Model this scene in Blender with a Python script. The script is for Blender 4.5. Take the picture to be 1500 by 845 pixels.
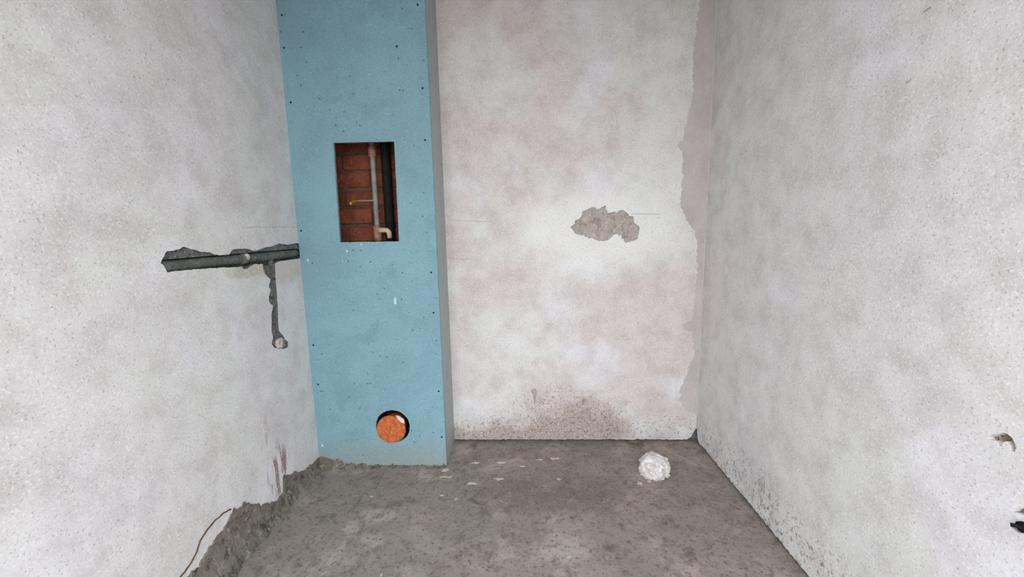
import bpy, bmesh, math, random
from mathutils import Vector, Matrix, noise
random.seed(7)
for o in list(bpy.data.objects): bpy.data.objects.remove(o)
scene = bpy.context.scene
col = scene.collection

# ------------------------------------------------------------------ camera
F_PX, PITCH, YAW, ROLL = 590.65, 0.14431, -0.03273, -0.02049
XL, XR, YB, YF, XB = -0.904, 0.791, 1.799, 1.599, -0.349     # left wall, right wall, back wall, boxing front, boxing side
YFRONT, HC = 0.08, 2.50
CAM = Vector((0, 0, 1.0))
fwd = Vector((math.sin(YAW)*math.cos(PITCH), math.cos(YAW)*math.cos(PITCH), -math.sin(PITCH)))
rgt = Vector((math.cos(YAW), -math.sin(YAW), 0)); up = rgt.cross(fwd)
r2 = math.cos(ROLL)*rgt + math.sin(ROLL)*up
u2 = -math.sin(ROLL)*rgt + math.cos(ROLL)*up
cam_d = bpy.data.cameras.new('camera'); cam = bpy.data.objects.new('camera', cam_d); col.objects.link(cam)
cam.matrix_world = Matrix(((r2.x, u2.x, -fwd.x, CAM.x), (r2.y, u2.y, -fwd.y, CAM.y), (r2.z, u2.z, -fwd.z, CAM.z), (0, 0, 0, 1)))
cam_d.sensor_width = 36; cam_d.lens = F_PX/1500*36; cam_d.clip_start = 0.02
scene.camera = cam

# ------------------------------------------------------------------ light: overcast daylight through the open doorway
DOOR = (-0.76, 0.70, 0.0, 2.00)
world = bpy.data.worlds.new('overcast_sky'); scene.world = world; world.use_nodes = True
bg = world.node_tree.nodes['Background']; bg.inputs[0].default_value = (0.90, 0.95, 1.0, 1); bg.inputs[1].default_value = 4.4
pd = bpy.data.lights.new('doorway_daylight_offscreen', 'AREA'); pd.shape = 'RECTANGLE'; pd.size = DOOR[1]-DOOR[0]; pd.size_y = DOOR[3]-DOOR[2]
pd.cycles.is_portal = True
po = bpy.data.objects.new('doorway_daylight_offscreen', pd); col.objects.link(po)
po.location = ((DOOR[0]+DOOR[1])/2, YFRONT-0.06, (DOOR[2]+DOOR[3])/2); po.rotation_euler = (math.pi/2, 0, 0)
vs = scene.view_settings
vs.view_transform = 'Standard'; vs.look = 'None'; vs.gamma = 1; vs.use_curve_mapping = False; vs.exposure = 0.22

# ------------------------------------------------------------------ helpers
def ray(u, v):
    return (r2*((u-750)/F_PX) + u2*((422.5-v)/F_PX) + fwd)
def hit(u, v, ax, val):
    d = ray(u, v); t = (val-CAM[ax])/d[ax]; return CAM + d*t
def onL(u, v): p = hit(u, v, 0, XL); return (p.y, p.z)
def onR(u, v): p = hit(u, v, 0, XR); return (p.y, p.z)
def onB(u, v): p = hit(u, v, 1, YB); return (p.x, p.z)
def onF(u, v): p = hit(u, v, 1, YF); return (p.x, p.z)
def onG(u, v): p = hit(u, v, 2, 0.0); return (p.x, p.y)
mapL = lambda a, b, d: (XL-d, a, b)
mapR = lambda a, b, d: (XR+d, a, b)
mapB = lambda a, b, d: (a, YB+d, b)
mapF = lambda a, b, d: (a, YF+d, b)

def link(name, bm, mat, parent=None, smooth=False):
    bmesh.ops.recalc_face_normals(bm, faces=bm.faces)
    me = bpy.data.meshes.new(name); bm.to_mesh(me); bm.free()
    if smooth:
        for p in me.polygons: p.use_smooth = True
    o = bpy.data.objects.new(name, me); col.objects.link(o)
    me.materials.append(mat)
    if parent: o.parent = parent
    return o
def tag(o, label, cat, kind=None, group=None):
    o['label'] = label; o['category'] = cat
    if kind: o['kind'] = kind
    if group: o['group'] = group
    return o
def empty(name, loc):
    o = bpy.data.objects.new(name, None); col.objects.link(o); o.location = loc; o.empty_display_size = 0.05
    bpy.context.view_layer.update()
    return o
def child(name, bm, mat, root, smooth=False):
    """mesh given in world coordinates, parented to an Empty that is not at the origin"""
    o = link(name, bm, mat, None, smooth); o.parent = root
    o.matrix_parent_inverse = root.matrix_world.inverted()
    return o
def box(bm, x0, x1, y0, y1, z0, z1):
    v = [bm.verts.new(p) for p in ((x0,y0,z0),(x1,y0,z0),(x1,y1,z0),(x0,y1,z0),(x0,y0,z1),(x1,y0,z1),(x1,y1,z1),(x0,y1,z1))]
    for f in ((0,3,2,1),(4,5,6,7),(0,1,5,4),(1,2,6,5),(2,3,7,6),(3,0,4,7)): bm.faces.new([v[i] for i in f])
    return bm
def nz(x, y, z, s): return noise.noise(Vector((x*s, y*s, z*s)))
def ragged(pts, step, amp, seed, closed=True):
    """resample a polyline and shake it, so that an edge looks broken"""
    out = []; n = len(pts)
    for i in range(n if closed else n-1):
        a = Vector(pts[i]); b = Vector(pts[(i+1) % n]); k = max(1, int((b-a).length/step))
        for j in range(k):
            p = a.lerp(b, j/k); m = 1 if j else 0.5
            out.append((p.x+amp*m*nz(p.x, p.y, seed, 90)+amp*.5*m*nz(p.x, p.y, seed+9, 260), p.y+amp*m*nz(p.x, p.y, seed+3, 90)+amp*.5*m*nz(p.x, p.y, seed+17, 260)))
    if not closed: out.append(tuple(pts[-1]))
    return out
def slab(outer, holes, depth, mp, rims=()):
    """a wall layer: front face with holes, and the edges of outline and holes going back into the wall"""
    bm = bmesh.new(); edges = []; loops = []
    for lp in [outer]+holes:
        vs_ = [bm.verts.new(mp(a, b, 0)) for a, b in lp]
        loops.append(vs_)
        for i in range(len(vs_)): edges.append(bm.edges.new((vs_[i], vs_[(i+1) % len(vs_)])))
    bmesh.ops.triangle_fill(bm, use_beauty=True, use_dissolve=False, edges=edges)
    for n_, (lp, vs_) in enumerate(zip([outer]+holes, loops)):
        back = [bm.verts.new(mp(a, b, depth)) for a, b in lp]
        for i in range(len(vs_)):
            j = (i+1) % len(vs_); f = bm.faces.new((vs_[i], vs_[j], back[j], back[i]))
            if n_ in rims: f.material_index = 1
    return bm
def grid_bed(a0, a1, b0, b1, step, fn, mp):
    bm = bmesh.new(); na = max(2, int((a1-a0)/step)); nb = max(2, int((b1-b0)/step)); V = []
    for j in range(nb+1):
        row = []
        for i in range(na+1):
            a = a0+(a1-a0)*i/na; b = b0+(b1-b0)*j/nb
            row.append(bm.verts.new(mp(a, b, fn(a, b))))
        V.append(row)
    for j in range(nb):
        for i in range(na): bm.faces.new((V[j][i], V[j][i+1], V[j+1][i+1], V[j+1][i]))
    return bm
def tube(bm, path, rads, seg=16, cap=True):
    path = [Vector(p) for p in path]
    if not hasattr(rads, '__len__'): rads = [rads]*len(path)
    rings = []; ref = None
    for i, p in enumerate(path):
        t = (path[min(i+1, len(path)-1)]-path[max(i-1, 0)]).normalized()
        if ref is None: ref = Vector((0, 0, 1)) if abs(t.z) < .9 else Vector((1, 0, 0))
        n = (ref-t*ref.dot(t)).normalized(); b = t.cross(n); ref = n
        rings.append([bm.verts.new(p+(n*math.cos(2*math.pi*k/seg)+b*math.sin(2*math.pi*k/seg))*rads[i]) for k in range(seg)])
    for i in range(len(rings)-1):
        for k in range(seg): bm.faces.new((rings[i][k], rings[i][(k+1) % seg], rings[i+1][(k+1) % seg], rings[i+1][k]))
    if cap: bm.faces.new(rings[0][::-1]); bm.faces.new(rings[-1])
    return bm
def arc(c, r, a0, a1, ex, ey, n=8):
    c, ex, ey = Vector(c), Vector(ex), Vector(ey)
    return [c+ex*(r*math.cos(a0+(a1-a0)*i/n))+ey*(r*math.sin(a0+(a1-a0)*i/n)) for i in range(n+1)]

# ------------------------------------------------------------------ materials
def srgb(r, g, b):
    f = lambda c: (c/255/12.92 if c/255 <= .04045 else ((c/255+.055)/1.055)**2.4)
    return (f(r), f(g), f(b), 1)
class Mat:
    def __init__(s, name, rough=.9):
        s.m = bpy.data.materials.new(name); s.m.use_nodes = True; s.t = s.m.node_tree; s.N = s.t.nodes
        s.bsdf = s.N['Principled BSDF']; s.bsdf.inputs['Roughness'].default_value = rough
        s.bsdf.inputs['Specular IOR Level'].default_value = .25
        s.tc = s.N.new('ShaderNodeTexCoord'); s.geo = s.N.new('ShaderNodeNewGeometry')
        s.pos = s.geo.outputs['Position']; s.sep = s.N.new('ShaderNodeSeparateXYZ'); s.t.links.new(s.pos, s.sep.inputs[0])
        s.bump_in = []
    def put(s, sock, v):
        if isinstance(v, bpy.types.NodeSocket): s.t.links.new(v, sock)
        else: sock.default_value = v
    def noise(s, scale, detail=4, rough=.55, dist=0, off=(0, 0, 0), stretch=(1, 1, 1)):
        mp = s.N.new('ShaderNodeMapping'); s.t.links.new(s.pos, mp.inputs[0]); mp.inputs[1].default_value = off; mp.inputs[3].default_value = stretch
        n = s.N.new('ShaderNodeTexNoise'); s.t.links.new(mp.outputs[0], n.inputs['Vector'])
        n.inputs['Scale'].default_value = scale; n.inputs['Detail'].default_value = detail; n.inputs['Roughness'].default_value = rough; n.inputs['Distortion'].default_value = dist
        return n.outputs['Fac']
    def spots(s, scale, size, off=(0, 0, 0)):
        """scattered dots: 1 inside a dot"""
        mp = s.N.new('ShaderNodeMapping'); s.t.links.new(s.pos, mp.inputs[0]); mp.inputs[1].default_value = off
        n = s.N.new('ShaderNodeTexVoronoi'); s.t.links.new(mp.outputs[0], n.inputs['Vector']); n.inputs['Scale'].default_value = scale
        return s.ramp(n.outputs['Distance'], size, size*.5, clampv=True)
    def ramp(s, v, lo, hi, clampv=True):
        n = s.N.new('ShaderNodeMapRange'); n.interpolation_type = 'SMOOTHSTEP'
        n.inputs[1].default_value = lo; n.inputs[2].default_value = hi
        if lo > hi:
            n.inputs[1].default_value = hi; n.inputs[2].default_value = lo; n.inputs[3].default_value = 1; n.inputs[4].default_value = 0
        s.put(n.inputs[0], v); return n.outputs[0]
    def math(s, op, a, b=0.0):
        n = s.N.new('ShaderNodeMath'); n.operation = op; s.put(n.inputs[0], a); s.put(n.inputs[1], b); return n.outputs[0]
    def mix(s, fac, a, b, mode='MIX'):
        n = s.N.new('ShaderNodeMix'); n.data_type = 'RGBA'; n.blend_type = mode
        s.put(n.inputs[0], fac); s.put(n.inputs[6], a); s.put(n.inputs[7], b); return n.outputs[2]
    def blob(s, ax, ca, ra, bx_, cb, rb, nscale=9, namt=.9, soft=.35, off=(0, 0, 0)):
        """stain of irregular outline round (ca, cb) on the axes ax, bx_"""
        da = s.math('DIVIDE', s.math('SUBTRACT', s.sep.outputs[ax], ca), ra); db = s.math('DIVIDE', s.math('SUBTRACT', s.sep.outputs[bx_], cb), rb)
        d = s.math('SQRT', s.math('ADD', s.math('MULTIPLY', da, da), s.math('MULTIPLY', db, db)))
        n = s.math('MULTIPLY', s.math('SUBTRACT', s.noise(nscale, 5, .65, 0, off), .5), namt*2)
        return s.ramp(s.math('ADD', d, n), 1+soft, 1-soft)
    def bump(s, h, strength, dist):
        n = s.N.new('ShaderNodeBump'); n.inputs['Strength'].default_value = strength; n.inputs['Distance'].default_value = dist
        s.put(n.inputs['Height'], h)
        if s.bump_in: s.t.links.new(s.bump_in[-1], n.inputs['Normal'])
        s.bump_in.append(n.outputs[0]); s.t.links.new(n.outputs[0], s.bsdf.inputs['Normal'])
    def done(s, colr, rough=None):
        s.put(s.bsdf.inputs['Base Color'], colr)
        if rough is not None: s.put(s.bsdf.inputs['Roughness'], rough)
        return s.m

def plaster(name, seed, stains=None, pink=srgb(220, 215, 215), post=None):
    m = Mat(name, .95); o = (seed*3.1, seed*1.7, seed*5.3)
    c = m.mix(m.ramp(m.noise(2.6, 3, .5, .6, o), .36, .64), pink, srgb(220, 220, 216))
    c = m.mix(m.ramp(m.noise(3.4, 3, .5, .4, (o[1], o[2], o[0])), .52, .72), c, srgb(227, 224, 229))
    c = m.mix(m.ramp(m.noise(11, 5, .65, 0, o), .35, .7), c, m.mix(1.0, c, srgb(236, 232, 231), 'MULTIPLY'))
    if stains: c = stains(m, c)
    grain = m.noise(190, 4, .75, 0, o)
    c = m.mix(m.math('MULTIPLY', m.ramp(grain, .53, .64), .65), c, srgb(243, 241, 239))
    c = m.mix(m.math('MULTIPLY', m.ramp(m.noise(185, 4, .75, 0, (o[2], o[0], o[1])), .56, .67), .75), c, srgb(164, 152, 149))
    dots = m.math('MULTIPLY', m.spots(75, .16, o), m.ramp(m.noise(20, 2, .5, 0, o), .52, .60))
    c = m.mix(m.math('MULTIPLY', dots, .5), c, srgb(120, 108, 104))
    if post: c = post(m, c)
    m.bump(m.noise(4.5, 3, .5, 0, o), .35, .02)
    m.bump(m.noise(95, 5, .75, 0, o), .5, .0025)
    return m.done(c)

def st_back(m, c):
    # bright smear of finer gypsum round the chipped spot, grime splashed up from the floor
    c = m.mix(m.math('MULTIPLY', m.blob(0, .33, .34, 2, 1.0, .17, 6, .7, .4), .75), c, srgb(234, 233, 228))
    c = m.mix(m.math('MULTIPLY', m.blob(0, .60, .16, 2, 1.25, .30, 7, .6, .5), .45), c, srgb(226, 226, 220))
    c = m.mix(m.math('MULTIPLY', m.math('MAXIMUM', m.blob(0, .22, .24, 2, .03, .17, 9, .8, .4), m.blob(0, -.05, .4, 2, .0, .09, 10, .9, .4)), .75), c, srgb(152, 130, 118))
    d = m.math('MULTIPLY', m.math('MAXIMUM', m.blob(0, .20, .27, 2, .05, .19, 8, .9, .5), m.blob(0, -.05, .4, 2, .0, .13, 10, .9, .5)), m.ramp(m.noise(70, 4, .75), .53, .61))
    c = m.mix(m.math('MULTIPLY', d, .85), c, srgb(104, 88, 79))
    d = m.math('MULTIPLY', m.blob(0, .60, .3, 2, .02, .11, 8, .9, .5, (3, 1, 2)), m.ramp(m.noise(70, 4, .75, 0, (4, 4, 4)), .55, .62))
    return m.mix(m.math('MULTIPLY', d, .7), c, srgb(104, 92, 88))
def st_right(m, c):
    stk = m.ramp(m.noise(46, 5, .75, 0, (0, 0, 0), (1, 1, .3)), .50, .60)
    c = m.mix(m.math('MULTIPLY', m.math('MULTIPLY', m.blob(1, 1.27, .05, 2, .08, .10, 20, .9, .5), stk), .8), c, srgb(138, 110, 106))
    c = m.mix(m.math('MULTIPLY', m.blob(1, 1.36, .10, 2, .17, .13, 12, .8, .6), .25), c, srgb(190, 172, 188))
    d = m.math('MULTIPLY', m.blob(1, 1.25, .6, 2, .03, .13, 9, 1.0, .5), m.ramp(m.noise(75, 4, .75), .54, .61))
    return m.mix(m.math('MULTIPLY', d, .75), c, srgb(98, 84, 80))
def st_left(m, c):
    st = m.ramp(m.noise(40, 4, .7, 0, (0, 0, 0), (1, 1.0, .16)), .49, .57)
    d = m.math('MULTIPLY', m.blob(1, 1.33, .055, 2, .15, .10, 16, .6, .3), st)
    c = m.mix(m.math('MULTIPLY', d, .85), c, srgb(136, 96, 88))
    c = m.mix(m.math('MULTIPLY', m.math('MULTIPLY', m.blob(1, 1.275, .03, 2, .30, .07, 16, .6, .3), st), .6), c, srgb(160, 128, 120))
    c = m.mix(m.math('MULTIPLY', m.blob(1, 1.30, .10, 2, .885, .02, 30, .9, .4), .7), c, srgb(186, 172, 152))
    return m.mix(m.math('MULTIPLY', m.blob(1, 1.52, .10, 2, .87, .05, 22, .9, .5), .5), c, srgb(198, 182, 168))
M_PL = plaster('plaster_left', 1, st_left); M_PB = plaster('plaster_back', 2, st_back, srgb(214, 203, 201)); M_PR = plaster('plaster_right', 3, st_right)
M_PC = plaster('plaster_plain', 4)
M_DAMPC = plaster('bare_render_corner', 6, None, srgb(214, 203, 201), lambda m, c: m.mix(.62, c, m.mix(m.ramp(m.noise(9, 5, .7), .4, .62), srgb(186, 173, 170), srgb(172, 160, 157))))

def concrete(name, a, b, dk, lt, scale=1.0, bumpd=.004, rough=.95):
    m = Mat(name, rough)
    c = m.mix(m.ramp(m.noise(5*scale, 5, .65, .3), .36, .64), a, b)
    c = m.mix(m.ramp(m.noise(26*scale, 5, .75), .50, .64), c, dk)
    c = m.mix(m.ramp(m.noise(34*scale, 5, .75, 0, (7, 2, 3)), .54, .66), c, lt)
    c = m.mix(m.ramp(m.noise(120*scale, 3, .7), .57, .66), c, dk)
    m.bump(m.noise(30*scale, 6, .75), .8, bumpd)
    m.bump(m.noise(150*scale, 3, .7), .5, bumpd*.4)
    return m.done(c)
def mat_floor():
    m = Mat('concrete_floor', .92)
    c = m.mix(m.ramp(m.noise(3.2, 5, .6, .4), .36, .64), srgb(150, 139, 131), srgb(142, 134, 125))
    c = m.mix(m.ramp(m.noise(6, 5, .65, .5, (3, 1, 0)), .50, .66), c, srgb(170, 157, 151))
    c = m.mix(m.ramp(m.noise(9, 5, .7, .5, (1, 7, 0)), .55, .70), c, srgb(112, 104, 94))
    damp3 = m.blob(0, .12, .34, 1, 1.42, .10, 7, .9, .6, (5, 2, 2))
    c = m.mix(m.math('MULTIPLY', damp3, .4), c, srgb(96, 84, 76))
    pale = m.blob(0, .11, .08, 1, 1.15, .06, 18, 1.0, .5, (4, 4, 1))
    c = m.mix(m.math('MULTIPLY', pale, .6), c, srgb(184, 176, 166))
    c = m.mix(m.math('MULTIPLY', m.ramp(m.noise(20, 6, .75, .3, (2, 2, 5)), .50, .64), .55), c, srgb(104, 92, 84))
    c = m.mix(m.math('MULTIPLY', m.ramp(m.noise(17, 6, .75, .3, (8, 2, 5)), .52, .66), .5), c, srgb(164, 154, 146))
    c = m.mix(m.math('MULTIPLY', m.ramp(m.noise(85, 5, .75), .53, .65), .8), c, srgb(92, 82, 74))
    c = m.mix(m.math('MULTIPLY', m.ramp(m.noise(90, 5, .75, 0, (9, 3, 1)), .56, .68), .5), c, srgb(170, 160, 151))
    dots = m.math('MULTIPLY', m.spots(32, .15), m.ramp(m.noise(9, 2), .50, .58))
    c = m.mix(m.math('MULTIPLY', dots, .7), c, srgb(70, 62, 58))
    m.bump(m.noise(22, 6, .7), .6, .006); m.bump(m.noise(130, 4, .75), .6, .002)
    return m.done(c)
M_FLOOR = mat_floor()
M_MORTAR = concrete('grey_mortar', srgb(112, 107, 97), srgb(130, 121, 112), srgb(82, 77, 69), srgb(158, 148, 139), 1.3, .006)
M_CHASE = concrete('chase_mortar', srgb(104, 105, 104), srgb(124, 124, 122), srgb(64, 66, 63), srgb(152, 152, 150), 2.4, .006)
M_DAMPED = concrete('bare_render', srgb(188, 174, 169), srgb(176, 169, 161), srgb(150, 136, 131), srgb(210, 201, 196), 1.6, .005)
M_CORE = concrete('masonry_core', srgb(116, 110, 101), srgb(128, 120, 110), srgb(88, 82, 74), srgb(150, 142, 132))
M_SMEAR = concrete('dried_gypsum', srgb(206, 199, 190), srgb(184, 177, 168), srgb(140, 132, 124), srgb(222, 218, 212), 2.0, .002)

def mat_board(name, a, b, c2):
    m = Mat(name, .8)
    c = m.mix(m.ramp(m.noise(4, 4, .6, .3), .36, .64), a, b)
    c = m.mix(m.ramp(m.noise(7, 4, .6, .3, (5, 5, 5)), .52, .68), c, c2)
    low = m.blob(0, -.62, .42, 2, 0, .10, 12, .8, .5)
    c = m.mix(m.math('MULTIPLY', low, .55), c, srgb(150, 144, 134))
    c = m.mix(m.math('MULTIPLY', m.ramp(m.noise(150, 5, .75), .54, .66), .6), c, srgb(92, 116, 124))
    c = m.mix(m.math('MULTIPLY', m.ramp(m.noise(140, 5, .75, 0, (3, 8, 1)), .56, .68), .6), c, srgb(178, 202, 210))
    dots = m.math('MULTIPLY', m.spots(30, .15), m.ramp(m.noise(9, 2), .48, .56))
    c = m.mix(m.math('MULTIPLY', dots, .75), c, srgb(72, 84, 90))
    m.bump(m.noise(60, 4, .7), .25, .0015)
    return m.done(c)
M_BOARD = mat_board('blue_plasterboard', srgb(124, 158, 170), srgb(130, 168, 178), srgb(120, 156, 164))
M_BOARDS = mat_board('grey_plasterboard_side', srgb(172, 178, 178), srgb(176, 182, 180), srgb(164, 173, 178))
def simple(name, c1, c2, scale=40, rough=.5, metal=0, bd=.001):
    m = Mat(name, rough); m.bsdf.inputs['Metallic'].default_value = metal
    c = m.mix(m.ramp(m.noise(scale, 4, .65), .4, .64), c1, c2); m.bump(m.noise(scale*2, 4, .7), .4, bd); return m.done(c)
M_ORANGE = simple('orange_pipe_plastic', srgb(196, 106, 54), srgb(176, 88, 44), 30, .55)
def mat_cap():
    m = Mat('terracotta_cap', .85)
    c = m.mix(m.ramp(m.noise(45, 5, .7), .38, .62), srgb(206, 116, 66), srgb(176, 88, 48))
    c = m.mix(m.ramp(m.noise(90, 5, .7, 0, (2, 2, 2)), .58, .68), c, srgb(132, 62, 36))
    c = m.mix(m.ramp(m.noise(80, 5, .7, 0, (6, 2, 2)), .60, .70), c, srgb(224, 150, 104))
    m.bump(m.noise(60, 5, .7), .6, .003); return m.done(c)
M_CAP = mat_cap()
M_WHITEPL = simple('white_plastic_film', srgb(206, 198, 194), srgb(228, 224, 221), 40, .5, 0, .006)
M_GREYPIPE = concrete('grey_pipe', srgb(108, 110, 105), srgb(92, 95, 90), srgb(68, 70, 66), srgb(132, 133, 128), 2.0, .002, .7)
M_PPR = simple('pale_grey_riser', srgb(150, 150, 140), srgb(128, 128, 118), 26, .5)
M_COPPER = simple('pinkish_fitting', srgb(178, 132, 112), srgb(132, 92, 78), 60, .5)
M_BEIGE = simple('beige_fitting', srgb(222, 200, 172), srgb(200, 176, 148), 40, .5)
M_BRASS = simple('brass', srgb(208, 164, 96), srgb(180, 136, 76), 40, .35, .6)
M_BLACK = simple('black_plastic', srgb(26, 26, 26), srgb(16, 16, 17), 40, .75)
M_SCREW = simple('dark_screw', srgb(44, 46, 50), srgb(32, 34, 38), 60, .5, .5)
M_LINE = simple('scored_line', srgb(166, 152, 148), srgb(182, 170, 166), 60, .9)
M_BROWN = simple('brown_sliver', srgb(112, 84, 62), srgb(92, 68, 52), 60, .9)
def mat_brick():
    m = Mat('clay_brick', .95)
    c = m.mix(m.ramp(m.noise(14, 5, .65), .36, .64), srgb(138, 78, 56), srgb(112, 60, 43))
    c = m.mix(m.ramp(m.noise(60, 4, .7), .58, .68), c, srgb(160, 100, 74)); m.bump(m.noise(60, 5, .7), .7, .003); return m.done(c)
M_BRICK = mat_brick()
M_BRICKM = concrete('brown_joint_mortar', srgb(112, 88, 74), srgb(100, 78, 66), srgb(78, 60, 52), srgb(130, 106, 92), 1.5)

# ------------------------------------------------------------------ the setting
# --- floor: uneven screed
def floor_h(x, y):
    return .004*nz(x, y, 0, 3.5)+.0022*nz(x, y, 3, 11)+.0012*nz(x, y, 7, 42)-.002
bm = grid_bed(XL-.03, XR+.03, YFRONT-.12, YB+.03, .0085, lambda a, b: floor_h(a, b), lambda a, b, d: (a, b, d))
floor = tag(link('floor', bm, M_FLOOR, None, True), 'rough grey concrete floor with brown damp patches', 'floor', 'structure')
bm = box(bmesh.new(), XL-.03, XR+.03, YFRONT-.12, YB+.03, -.12, -.012); link('floor_slab', bm, M_CORE, floor)

# --- left wall with the pipe chase
def zl(pts, ox, oy, k): return [onL(ox+x/k, oy+y/k) for x, y in pts]
chase = [(65,235),(80,200),(100,160),(150,155),(185,145),(205,130),(240,145),(290,155),(330,165),(365,165),(400,182),(440,185),(490,180),(505,155),(540,145),(600,145),(640,158),(680,150),(720,135),(760,130),(800,112),(850,120),(905,110),(935,112),
 (940,205),(920,206),(880,212),(830,218),(790,225),(772,238),(775,300),(782,400),(790,500),(792,600),(797,655),(822,680),(832,705),(852,720),(854,750),(830,764),(790,765),(765,755),(752,735),(760,690),(750,650),(752,600),(750,560),(760,500),(735,470),(735,440),(745,400),(735,380),(745,335),(715,305),(700,270),(697,240),
 (640,242),(600,268),(575,268),(570,255),(480,262),(380,265),(280,272),(170,282),(105,290),(95,270),(80,245)]
chase = ragged(zl(chase, 220, 330, 4.224), .006, .0022, 1)
bottom = ragged([(YFRONT, .004), (YB, .004)], .02, .004, 5, False)
outerL = bottom + [(YB+.02, HC), (YFRONT, HC)]
bm = slab(outerL, [chase], .05, mapL, (1,))
wall_left = tag(link('wall_left', bm, M_PL), 'whitewashed plaster wall with a pipe chase cut into it', 'wall', 'structure')
wall_left.data.materials.append(M_CHASE)
link('masonry_core', box(bmesh.new(), XL-.18, XL-.05, YFRONT, YB+.02, -.1, HC), M_CORE, wall_left)
zline = onL(330, 374)[1]       # underside of the rough ledge, top of the pipe
def bed_depth(a, b):
    d = .036+.004*nz(a, b, 1, 60)
    if b > zline+.002: d = .007+.006*nz(a, b, 2, 40)+.003*nz(a, b, 5, 130)
    if b < .895: d = .009+.005*nz(a, b, 3, 50)+.003*nz(a, b, 8, 140)
    return d
link('mortar_bed', grid_bed(.96, YF+.02, .55, 1.0, .004, bed_depth, mapL), M_CHASE, wall_left)
# pale gypsum round the outlet at the foot of the branch
oy, oz = onL(411, 503)
bm = bmesh.new(); bmesh.ops.create_icosphere(bm, subdivisions=3, radius=1)
for v in bm.verts:
    k = 1+.25*noise.noise(v.co*2.3)+.15*noise.noise(v.co*6)
    v.co = Vector((XL-.010+v.co.x*.014*k, oy+.008+v.co.y*.026*k, oz-.004+v.co.z*.024*k))
link('gypsum_dab', bm, M_SMEAR, wall_left, True)
def scored(name, parent, p, q, mp, w=.0022, seg=14, seed=1):
    """a thin scored line, slightly wavering, with its own small depth"""
    bm = bmesh.new(); A, B = [], []
    for i in range(seg+1):
        t = i/seg; a = p[0]+(q[0]-p[0])*t; b = p[1]+(q[1]-p[1])*t+.0022*nz(a, seed, 0, 30)
        ww = w*(.6+.6*abs(nz(a, seed, 3, 60)))
        A.append(bm.verts.new(mp(a, b+ww/2, -.0004))); B.append(bm.verts.new(mp(a, b-ww/2, -.0004)))
    for i in range(seg): bm.faces.new((A[i], A[i+1], B[i+1], B[i]))
    r = bmesh.ops.extrude_face_region(bm, geom=bm.faces[:]); dv = Vector(mp(0, 0, .001))-Vector(mp(0, 0, 0))
    for v in [g for g in r['geom'] if isinstance(g, bmesh.types.BMVert)]: v.co += dv
    return link(name, bm, M_LINE, parent)
scored('scored_line', wall_left, onL(355, 333), onL(436, 332), mapL, seed=2)

# --- back wall
chip = [(265,425),(290,395),(320,380),(345,330),(400,305),(455,310),(500,285),(515,335),(560,335),(610,318),(660,345),(690,365),(700,400),(730,420),(735,470),(720,520),(670,540),(630,530),(600,490),(555,480),(530,520),(490,530),(430,525),(390,515),(355,490),(300,480),(270,450)]
chip = ragged([onB(780+x/4.693, 240+y/4.693) for x, y in chip], .006, .011, 3)
strip = [(1033,-60),(1020,40),(1016,72),(1014,105),(1016,133),(1008,169),(1000,201),(992,213),(1000,225),(1000,261),(996,298),(1006,322),(1014,334),(1021,351),(1021,400),(1017,447),(1012,470),(998,476),(1003,483),(1014,487),(1017,518),(1007,547),(997,566),(995,584),(1002,600)]
strip = [onB(*p) for p in strip]
z_low = strip[-1][1]
stripP = ragged(strip, .008, .011, 4, False)
s_top = (XR-.002, strip[0][1]); s_bot = (XR-.002, z_low-.02)
stripP = stripP + [s_bot, s_top]
notch = [onB(1006, 645), onB(1012, 640), onB(1016, 633), onB(1019, 628)]
bottom = ragged([(XB-.01, .012), (.2, .010), (notch[0][0], .008)], .012, .006, 6, False)
outerB = bottom + notch[1:] + [(XR, notch[-1][1]), (XR, HC), (XB-.01, HC)]
nib = ragged([onB(*p) for p in ((777,571),(784,569),(787,575),(783,592),(781,578))], .008, .002, 8)
bm = slab(outerB, [chip, stripP, nib], .03, mapB)
wall_back = tag(link('wall_back', bm, M_PB), 'pinkish white plaster wall with a chipped patch and grime low down', 'wall', 'structure')
link('masonry_core', box(bmesh.new(), XL-.05, XR+.03, YB+.03, YB+.16, -.1, HC), M_CORE, wall_back)
ca = [p[0] for p in chip]; cb = [p[1] for p in chip]
link('bare_render', grid_bed(min(ca)-.02, max(ca)+.02, min(cb)-.02, max(cb)+.02, .004, lambda a, b: .009+.006*nz(a, b, 1, 24)+.004*nz(a, b, 4, 90), mapB), M_DAMPED, wall_back, True)
link('bare_render', grid_bed(.64, XR-.0005, z_low-.06, strip[0][1]+.02, .006, lambda a, b: .0028+.0014*nz(a, b, 1, 14)+.001*nz(a, b, 4, 60), mapB), M_DAMPC, wall_back, True)
link('bare_render', grid_bed(nib[0][0]-.03, nib[0][0]+.04, nib[0][1]-.08, nib[0][1]+.03, .008, lambda a, b: .008, mapB), M_DAMPED, wall_back)
scored('scored_line', wall_back, onB(657, 322), onB(722, 325), mapB, seed=3)
scored('scored_line', wall_back, onB(657, 378), onB(706, 381), mapB, seed=4)
scored('scored_line', wall_back, onB(926, 313), onB(968, 314), mapB, .003, seed=5)
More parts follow.
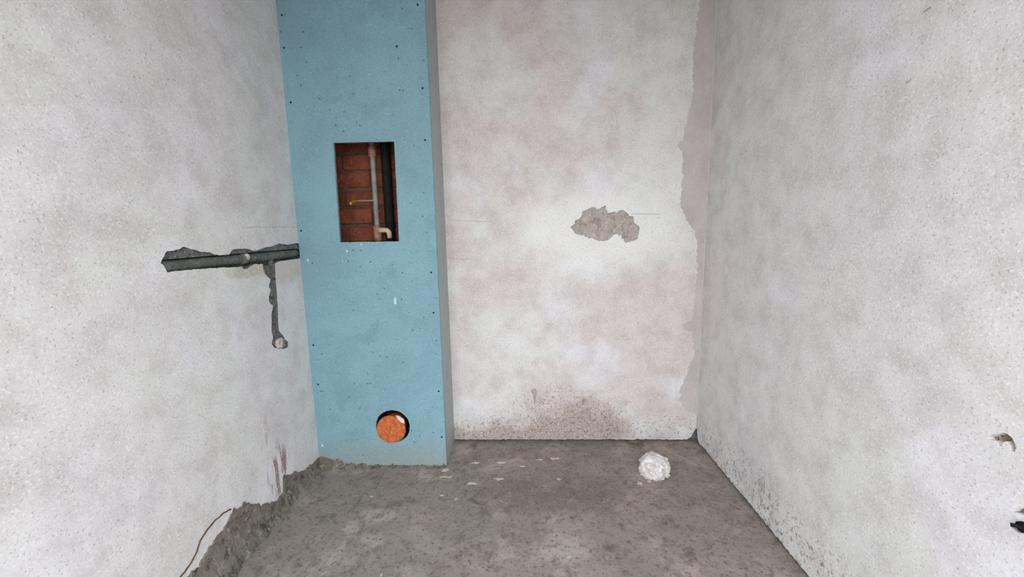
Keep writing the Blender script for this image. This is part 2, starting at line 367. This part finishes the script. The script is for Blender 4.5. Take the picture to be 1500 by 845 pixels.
# bare bricks of the back wall inside the shaft
bz, bl, joint = .065, .25, .012
link('brick_mortar', box(bmesh.new(), XL-.04, XB-.014, YB-.014, YB+.032, .45, 2.05), M_BRICKM, wall_back)
z = .50; row = 0
bmb = box(bmesh.new(), -bl/2, bl/2, 0, .06, 0, bz); bmesh.ops.bevel(bmb, geom=bmb.edges[:], offset=.004, segments=1, affect='EDGES')
me_b = bpy.data.meshes.new('brick'); bmb.to_mesh(me_b); bmb.free(); me_b.materials.append(M_BRICK)
while z < 2.0:
    x = XL-.01+(bl/2 if row % 2 else 0)
    while x < XB-.135:
        b = bpy.data.objects.new('brick', me_b); col.objects.link(b); b.parent = wall_back
        b.location = (x, YB-.022+.004*random.uniform(-1, 1), z+.002*random.uniform(-1, 1)); b.rotation_euler = (random.uniform(-.02, .02), 0, random.uniform(-.02, .02))
        x += bl+joint
    z += bz+joint; row += 1

# --- right wall: broken bottom edge, chipped spots near the door side
h1 = ragged([onR(*p) for p in ((1446,642),(1453,637),(1466,634),(1478,638),(1488,650),(1487,662),(1480,660),(1474,646),(1469,654),(1462,653),(1456,645))], .003, .004, 11)
h2 = ragged([onR(*p) for p in ((1484,750),(1492,745),(1503,740),(1520,742),(1528,752),(1515,757),(1496,754))], .004, .002, 12)
h3 = ragged([onR(*p) for p in ((1481,772),(1486,766),(1500,764),(1518,766),(1524,774),(1510,781),(1492,780))], .004, .0015, 13)
cn = onR(1021, 630)
low = ragged([(YFRONT, .008), (.9, .010), (1.3, .014), (YB-.03, .012)], .010, .007, 14, False)
outerR = low + [(YB-.02, .020), (YB-.010, cn[1]), (YB, cn[1]+.006), (YB, HC), (YFRONT, HC)]
bm = slab(outerR, [h1, h2, h3], .03, mapR)
wall_right = tag(link('wall_right', bm, M_PR), 'bright whitewashed plaster wall with small broken holes', 'wall', 'structure')
link('masonry_core', box(bmesh.new(), XR+.03, XR+.16, YFRONT, YB+.16, -.1, HC), M_CORE, wall_right)
M_HOLE = concrete('brown_hole_rubble', srgb(150, 132, 116), srgb(128, 112, 98), srgb(84, 74, 66), srgb(196, 186, 176), 2, .003)
link('broken_render', grid_bed(.60, .70, .60, .66, .004, lambda a, b: .012+.006*nz(a, b, 1, 60), mapR), M_HOLE, wall_right)
link('broken_render', grid_bed(.57, .65, .515, .555, .004, lambda a, b: .009+.005*nz(a, b, 2, 60), mapR), M_HOLE, wall_right)
scored('scored_line', wall_right, onR(1352, 18), onR(1364, 10), mapR, .005, seed=6)
scored('scored_line', wall_right, onR(1327, 122), onR(1335, 116), mapR, .005, seed=7)

# --- ceiling and the wall with the doorway behind the camera
ceiling = tag(link('ceiling', box(bmesh.new(), XL-.18, XR+.16, YFRONT-.12, YB+.16, HC, HC+.12), M_MORTAR), 'bare grey concrete ceiling above the room', 'ceiling', 'structure')
bm = bmesh.new()
box(bm, XL-.18, DOOR[0], YFRONT-.12, YFRONT, -.1, HC); box(bm, DOOR[1], XR+.16, YFRONT-.12, YFRONT, -.1, HC); box(bm, DOOR[0], DOOR[1], YFRONT-.12, YFRONT, DOOR[3], HC)
wall_front = tag(link('wall_front', bm, M_PC), 'plastered wall with an open doorway, facing the blue boxing', 'wall', 'structure')
bm = box(bmesh.new(), -7, 7, -12, YFRONT-.12, -.12, -.004)  # unseen ground, spread wide to block sky light from below the horizon
tag(link('floor', bm, M_FLOOR), 'unseen concrete ground outside the open doorway, spread wide to shape the light', 'floor', 'structure')

# --- mortar smeared up the foot of the left wall and of the boxing (part of the floor)
def fillet(pts, mp, seed, mat=M_MORTAR, step=.004, nt=24):
    """pts: (position along wall, height on the wall, width on the floor)"""
    bm = bmesh.new(); rows = []
    a = pts[0][0]; i = 0
    while a <= pts[-1][0]:
        while i < len(pts)-2 and a > pts[i+1][0]: i += 1
        t = (a-pts[i][0])/(pts[i+1][0]-pts[i][0]); H = pts[i][1]+(pts[i+1][1]-pts[i][1])*t; W = pts[i][2]+(pts[i+1][2]-pts[i][2])*t
        H = max(.002, H+.010*nz(a, seed, 0, 30)+.012*nz(a, seed, 2, 95)); W = max(.004, W*.6+.012*nz(a, seed, 5, 18)+.010*nz(a, seed, 8, 70))
        row = [mp(a, H, .002)]
        for k in range(nt+1):
            s = k/nt; zz = H*(1-s)**1.5; off = .003+W*s**2.2
            e = (.2+math.sin(math.pi*s))*(.0035*nz(a, (H+W)*s, seed, 30)+.003*nz(a, (H+W)*s, seed+4, 90))
            row.append(mp(a, max(zz+e, -.004) if k < nt else -.006, -max(off+e*.8, .0015)))
        rows.append([bm.verts.new(p) for p in row]); a += step
    for r in range(len(rows)-1):
        for k in range(len(rows[0])-1): bm.faces.new((rows[r][k], rows[r+1][k], rows[r+1][k+1], rows[r][k+1]))
    return link('mortar_fillet', bm, mat, floor, True)
fillet([(.60, .10, .10), (.80, .10, .09), (.90, .105, .08), (.97, .118, .07), (1.01, .135, .06), (1.07, .150, .05), (1.10, .170, .045), (1.15, .152, .04), (1.21, .105, .035), (1.29, .055, .03), (1.335, .060, .03), (1.345, .122, .03), (1.42, .085, .03), (1.47, .060, .035), (1.56, .045, .04), (1.598, .040, .045)], mapL, 21)
fillet([(XL+.002, .046, .050), (-.84, .032, .040), (-.80, .020, .03), (-.72, .008, .02), (-.62, .004, .012), (-.45, .003, .012), (-.352, .004, .02)], mapF, 22)
# thin brown ridge left where an older smear ended
bm = bmesh.new(); pl = [onL(*p) for p in ((338,746),(328,751),(316,761),(303,776),(293,792),(288,808),(280,824),(270,838),(258,852))]
tube(bm, [mapL(a, b, .0005) for a, b in ragged(pl, .008, .003, 31, False)], [.0026+.0016*abs(nz(i, 3, 1, .7)) for i in range(len(ragged(pl, .008, .003, 31, False)))], 6)
link('mortar_ridge', bm, M_BROWN, floor, True)
# dried gypsum smears on the floor
def smear(u, v, wpx, hpx, seed, hgt=.0016):
    c = onG(u, v); a = onG(u-wpx/2, v); b = onG(u+wpx/2, v); n = onG(u, v-hpx/2); f = onG(u, v+hpx/2)
    rx = max(.004, abs(b[0]-a[0])/2); ry = max(.004, abs(n[1]-f[1])/2); bm = bmesh.new()
    z0 = floor_h(*c); top = bm.verts.new((c[0], c[1], z0+hgt)); r1, r2_ = [], []
    for k in range(14):
        t = 2*math.pi*k/14; j = .85+.95*nz(math.cos(t), math.sin(t), seed, 2.3)
        r1.append(bm.verts.new((c[0]+rx*.7*j*math.cos(t), c[1]+ry*.7*j*math.sin(t), z0+hgt*.8)))
        r2_.append(bm.verts.new((c[0]+rx*j*math.cos(t), c[1]+ry*j*math.sin(t), z0-.003)))
    for k in range(14):
        l = (k+1) % 14; bm.faces.new((top, r1[k], r1[l])); bm.faces.new((r1[k], r2_[k], r2_[l], r1[l]))
    return link('gypsum_smear', bm, M_SMEAR, floor)
for i, a in enumerate(((812,671,22,5),(790,673,12,2.5),(697,677,15,3),(734,677,20,4),(765,683,11,3),(730,701,18,5),(692,707,20,5),(655,698,22,4),(652,688,16,6),(819,702,8,5),(667,730,7,5),(648,725,7,4),(834,815,7,6),(558,842,4,8),(545,726,9,3))): smear(*a, seed=i*2.3)

# ------------------------------------------------------------------ plasterboard boxing
boxing = tag(empty('pipe_boxing', (XL, YF, 0)), 'tall blue plasterboard pipe boxing with inspection opening in the corner', 'boxing')
opening = [onF(*p) for p in ((488,209),(577.5,207),(584.5,353.5),(498,355))]
hc = onF(575.5, 624.5); hr = .073
round_hole = [(hc[0]+hr*math.cos(2*math.pi*k/48)+.0015*nz(k, 1, 1, .6), hc[1]+hr*math.sin(2*math.pi*k/48)+.0015*nz(k, 1, 5, .6)) for k in range(48)]
outerF = ragged([(XL, .004), (XB, .003)], .02, .004, 41, False) + [(XB, HC), (XL, HC)]
child('front_panel', slab(outerF, [ragged(opening, .02, .0012, 42), round_hole], .0125, mapF), M_BOARD, boxing)
child('side_panel', box(bmesh.new(), XB-.0125, XB, YF+.0125, YB+.004, .002, HC), M_BOARDS, boxing)
bm = bmesh.new()
tube(bm, [(0, .0006, 0), (0, -.0002, 0), (0, -.0006, 0)], [.0042, .0042, .0030], 10); me_s = bpy.data.meshes.new('screw'); bm.to_mesh(me_s); bm.free(); me_s.materials.append(M_SCREW)
for u, v in ((611.8,7),(619,129),(622.7,205),(581,68),(631.6,399),(635,458),(642.5,573),(459,505.5),(466,563),(413,22),(416,70),(647,640),(441,338),(426,150)):
    a, b = onF(u, v); s = bpy.data.objects.new('screw', me_s); col.objects.link(s); s.parent = boxing; s.location = (a-XL, 0, b)
def dab(u, v, w, h, seed, mat=M_SMEAR):
    """small flat gypsum dab on the front panel"""
    a, b = onF(u, v); bm = bmesh.new(); top = bm.verts.new((a, YF-.0016, b)); ring = []
    for k in range(12):
        t = 2*math.pi*k/12; j = 1+.5*nz(math.cos(t), math.sin(t), seed, 1.6); ring.append(bm.verts.new((a+w*j*math.cos(t), YF+.001, b+h*j*math.sin(t))))
    for k in range(12): bm.faces.new((top, ring[k], ring[(k+1) % 12]))
    return child('gypsum_dab', bm, mat, boxing)
M_PALEB = simple('pale_blue_dab', srgb(196, 218, 224), srgb(180, 206, 214), 60, .9)
for i, a in enumerate(((579,441,.010,.022),(508,368,.007,.007),(451,381,.006,.010),(529,358,.005,.006),(472,652,.008,.012))): dab(*a, seed=i*3.1, mat=M_PALEB if i < 4 else M_SMEAR)
o = scored('scored_line', None, onF(584, 353.5), onF(606, 353), mapF, .003, seed=9); o.parent = boxing; o.matrix_parent_inverse = boxing.matrix_world.inverted()

# ------------------------------------------------------------------ pipes
# water pipe in the chase
wp = tag(empty('water_pipe', (XL-.02, onL(330, 385)[0], zline-.016)), 'grey water pipe lying in the wall chase beside the boxing, with a downward branch', 'pipe')
zc = zline-.0165; xp = XL-.019
bm = bmesh.new(); ys = [.985+i*.03 for i in range(22)]
tube(bm, [(xp, y, zc+.0012*nz(y, 1, 1, 9)) for y in ys if y < YF+.05], .0155, 16); child('pipe', bm, M_GREYPIPE, wp, True)
ty, tz = onL(364, 378)
bm = bmesh.new(); tube(bm, [(xp, ty-.016, zc), (xp, ty-.014, zc), (xp, ty+.014, zc), (xp, ty+.016, zc)], [.0165, .019, .019, .0165], 18); child('tee_fitting', bm, M_GREYPIPE, wp, True)
bm = bmesh.new(); bmesh.ops.create_icosphere(bm, subdivisions=2, radius=1)
for v in bm.verts: v.co = Vector((XL-.006+v.co.x*.010, ty+v.co.y*.012*(1+.2*noise.noise(v.co*3)), tz+.004+v.co.z*.012))
o = child('plug', bm, M_SMEAR, wp, True); o['label'] = 'pale round plug'
b0 = onL(401, 388); b1 = onL(408, 490)
bm = bmesh.new(); tube(bm, [(xp, b0[0]+.012, zc-.01), (xp, b0[0]+.012, zc-.05), (xp-.001, (b0[0]+b1[0])/2+.006, (zc+b1[1])/2), (xp, b1[0], b1[1]+.01), (xp, b1[0]+.002, b1[1]-.012)], .0105, 14); child('branch_pipe', bm, M_GREYPIPE, wp, True)
bm = bmesh.new(); tube(bm, [(xp, oy+.004, oz+.012), (xp+.004, oy+.004, oz+.004), (xp+.012, oy+.004, oz), (xp+.024, oy+.004, oz)], [.013, .014, .013, .013], 14); child('outlet_elbow', bm, M_SMEAR, wp, True)

# sewer pipe behind the round hole
pc = onF(572.6, 629.3); pr = .0635
sp = tag(empty('sewer_pipe', (pc[0], YF, 0)), 'orange capped sewer pipe in the round hole of the boxing', 'pipe')
bm = bmesh.new(); tube(bm, [(pc[0], YF+.003, pc[1]), (pc[0], YF+.09, pc[1])], pr-.014, 32); child('pipe', bm, M_ORANGE, sp, True)
bm = bmesh.new(); R_ = 32; rings = []
for j, (rr, yy) in enumerate(((pr-.004, YF+.0055), (pr, YF+.003), (pr-.004, YF-.001), (pr*.72, YF-.0015), (pr*.45, YF-.001), (pr*.2, YF-.0015))):
    rings.append([bm.verts.new((pc[0]+rr*math.cos(2*math.pi*k/R_), yy+(.003*nz(rr*math.cos(2*math.pi*k/R_), rr*math.sin(2*math.pi*k/R_), 1, 45) if j > 1 else 0), pc[1]+rr*math.sin(2*math.pi*k/R_))) for k in range(R_)])
for j in range(len(rings)-1):
    for k in range(R_): bm.faces.new((rings[j][k], rings[j][(k+1) % R_], rings[j+1][(k+1) % R_], rings[j+1][k]))
bm.faces.new(rings[-1])
cap = child('end_cap', bm, M_CAP, sp, True)
bm = bmesh.new(); pts = [(580,608),(585,609),(592,614.5),(593,620),(588,618),(582.5,612)]
f0 = [bm.verts.new((onF(u, v)[0], YF-.0035, onF(u, v)[1])) for u, v in pts]; bm.faces.new(f0)
r = bmesh.ops.extrude_face_region(bm, geom=bm.faces[:])
for v in [g for g in r['geom'] if isinstance(g, bmesh.types.BMVert)]: v.co.y += .004
o = link('paper_scrap', bm, M_WHITEPL); o.parent = cap; o.matrix_parent_inverse = (sp.matrix_world).inverted() if False else Matrix.Identity(4)

# riser with fittings inside the shaft
ry = YB-.075
def onS(u, v): p = hit(u, v, 1, ry); return (p.x, p.z)
t0 = onS(545, 222); t1 = onS(553, 336)
rs = tag(empty('water_riser', (t0[0], ry, 0)), 'thin grey water riser with pinkish fittings inside the boxing opening', 'pipe')
rx_ = (t0[0]+t1[0])/2
bm = bmesh.new(); tube(bm, [(rx_, ry, .01), (rx_, ry, HC-.01)], .0105, 14); child('pipe', bm, M_PPR, rs, True)
bm = bmesh.new(); z0 = t0[1]; tube(bm, [(rx_, ry, z0-.022), (rx_, ry, z0-.018), (rx_, ry, z0+.02), (rx_, ry, z0+.024)], [.012, .016, .016, .012], 14); child('coupling', bm, M_COPPER, rs, True)
bm = bmesh.new(); z1 = t1[1]; tube(bm, [(rx_, ry, z1-.05), (rx_, ry, z1-.045), (rx_, ry, z1+.012), (rx_, ry, z1+.018)], [.013, .0165, .0165, .012], 14); child('tee_fitting', bm, M_COPPER, rs, True)
ze = onS(560, 337)[1]; xe = onS(569, 340)[0]
bm = bmesh.new(); tube(bm, [(rx_+.008, ry-.006, ze), (xe-.012, ry-.006, ze)]+arc((xe-.012, ry-.006, ze-.018), .018, math.pi/2, 0, (1, 0, 0), (0, 0, 1), 6)+[(xe+.006, ry-.006, ze-.034)], .0105, 14); child('elbow', bm, M_BEIGE, rs, True)
bx0, bz0 = onS(517, 298)
bm = bmesh.new(); tube(bm, [(rx_, ry-.004, bz0+.010), (bx0+.01, ry-.004, bz0+.010)], .0035, 8); br = child('branch', bm, M_PPR, rs, True)
bm = bmesh.new(); tube(bm, [(bx0+.016, ry-.004, bz0+.008), (bx0+.002, ry-.006, bz0+.006), (bx0, ry-.016, bz0), (bx0, ry-.03, bz0-.003)], [.008, .010, .009, .007], 10); child('valve_stub', bm, M_BRASS, rs, True)
p2 = onS(561, 280)  # slim black tube drawn for a dark vertical band beside the riser
vp = tag(empty('black_tube', (p2[0]+.012, YB-.055, 0)), 'slim black vertical tube behind the riser inside the boxing', 'pipe')
bm = bmesh.new(); tube(bm, [(p2[0]+.012, YB-.050, .01), (p2[0]+.012, YB-.050, HC-.01)], .020, 18); child('pipe', bm, M_BLACK, vp, True)
bm = bmesh.new(); tube(bm, [(p2[0]+.012, YB-.050, .90), (p2[0]+.012, YB-.050, .95)], .0235, 18); child('collar', bm, M_BLACK, vp, True)

# stub of the toilet drain in the floor, wrapped in white film
g = onG(965, 707); gx, gy = g[0], g[1]+.060
fd = tag(empty('floor_drain_stub', (gx, gy, 0)), 'drain stub on the floor wrapped in crumpled white plastic film', 'pipe')
bm = bmesh.new(); tube(bm, [(gx, gy, -.01), (gx, gy, .050)], .040, 24); child('pipe', bm, M_ORANGE, fd, True)
bm = bmesh.new(); bmesh.ops.create_icosphere(bm, subdivisions=4, radius=1)
for v in bm.verts:
    n = v.co.copy(); k = 1+.16*noise.noise(n*1.8+Vector((3, 1, 2)))-.2*abs(noise.noise(n*3.6))+.10*noise.noise(n*8)
    fl = max(1.0, 1.0-.0*n.z)
    if n.z < 0: h_ = math.hypot(n.x, n.y); w_ = (.35+.65*min(1, h_*1.2))/max(h_, .15)*min(1, h_*2.2); n.x *= w_; n.y *= w_
    v.co = Vector((gx+n.x*.060*k, gy+n.y*.057*k, max(.036+n.z*.050*k, -.003)))
wrap = child('plastic_wrap', bm, M_WHITEPL, fd, False)
bm = bmesh.new(); q0 = onG(947, 692); q1 = onG(955, 701)
tube(bm, [(q0[0], q0[1]-.004, .03), ((q0[0]+q1[0])/2-.004, (q0[1]+q1[1])/2-.012, .018), (q1[0], q1[1]-.014, .006)], [.002, .004, .002], 6)
child('tape_strip', bm, M_BROWN, fd)
def crumb(name, u, v, r, mat, label, cat, seed, group=None):
    c = onG(u, v); bm = bmesh.new(); bmesh.ops.create_icosphere(bm, subdivisions=2, radius=1)
    for w in bm.verts:
        k = 1+.5*noise.noise(w.co*1.7+Vector((seed, 0, 0))); w.co = Vector((c[0]+w.co.x*r*k, c[1]+w.co.y*r*k, floor_h(*c)+r*.35+w.co.z*r*.5*k))
    return tag(link(name, bm, mat), label, cat, None, group)
crumb('plaster_crumb', 951, 705, .008, M_SMEAR, 'small white plaster crumb beside the wrapped drain stub', 'plaster crumb', 2)
crumb('plaster_crumb', 937, 708, .010, M_DAMPED, 'dull grey plaster crumb near the wrapped drain stub', 'plaster crumb', 5)

# black conduit end poking out of the right wall
ca_, cb_ = onR(1501, 772)
cd = tag(empty('cable_conduit', (XR, ca_, cb_)), 'black conduit end sticking out of a broken hole in bright plaster', 'conduit')
bm = bmesh.new(); n = 16
tube(bm, [(XR+.028-i*.0022, ca_, cb_) for i in range(n)], [.0085 if i % 2 else .0072 for i in range(n)], 14); cdp = child('sleeve', bm, M_BLACK, cd, True)
bm = bmesh.new(); tube(bm, [(XR-.004, ca_, cb_), (XR-.010, ca_+.003, cb_), (XR-.014, ca_+.007, cb_-.001)], .0032, 8); child('cable', bm, M_BLACK, cd, True)
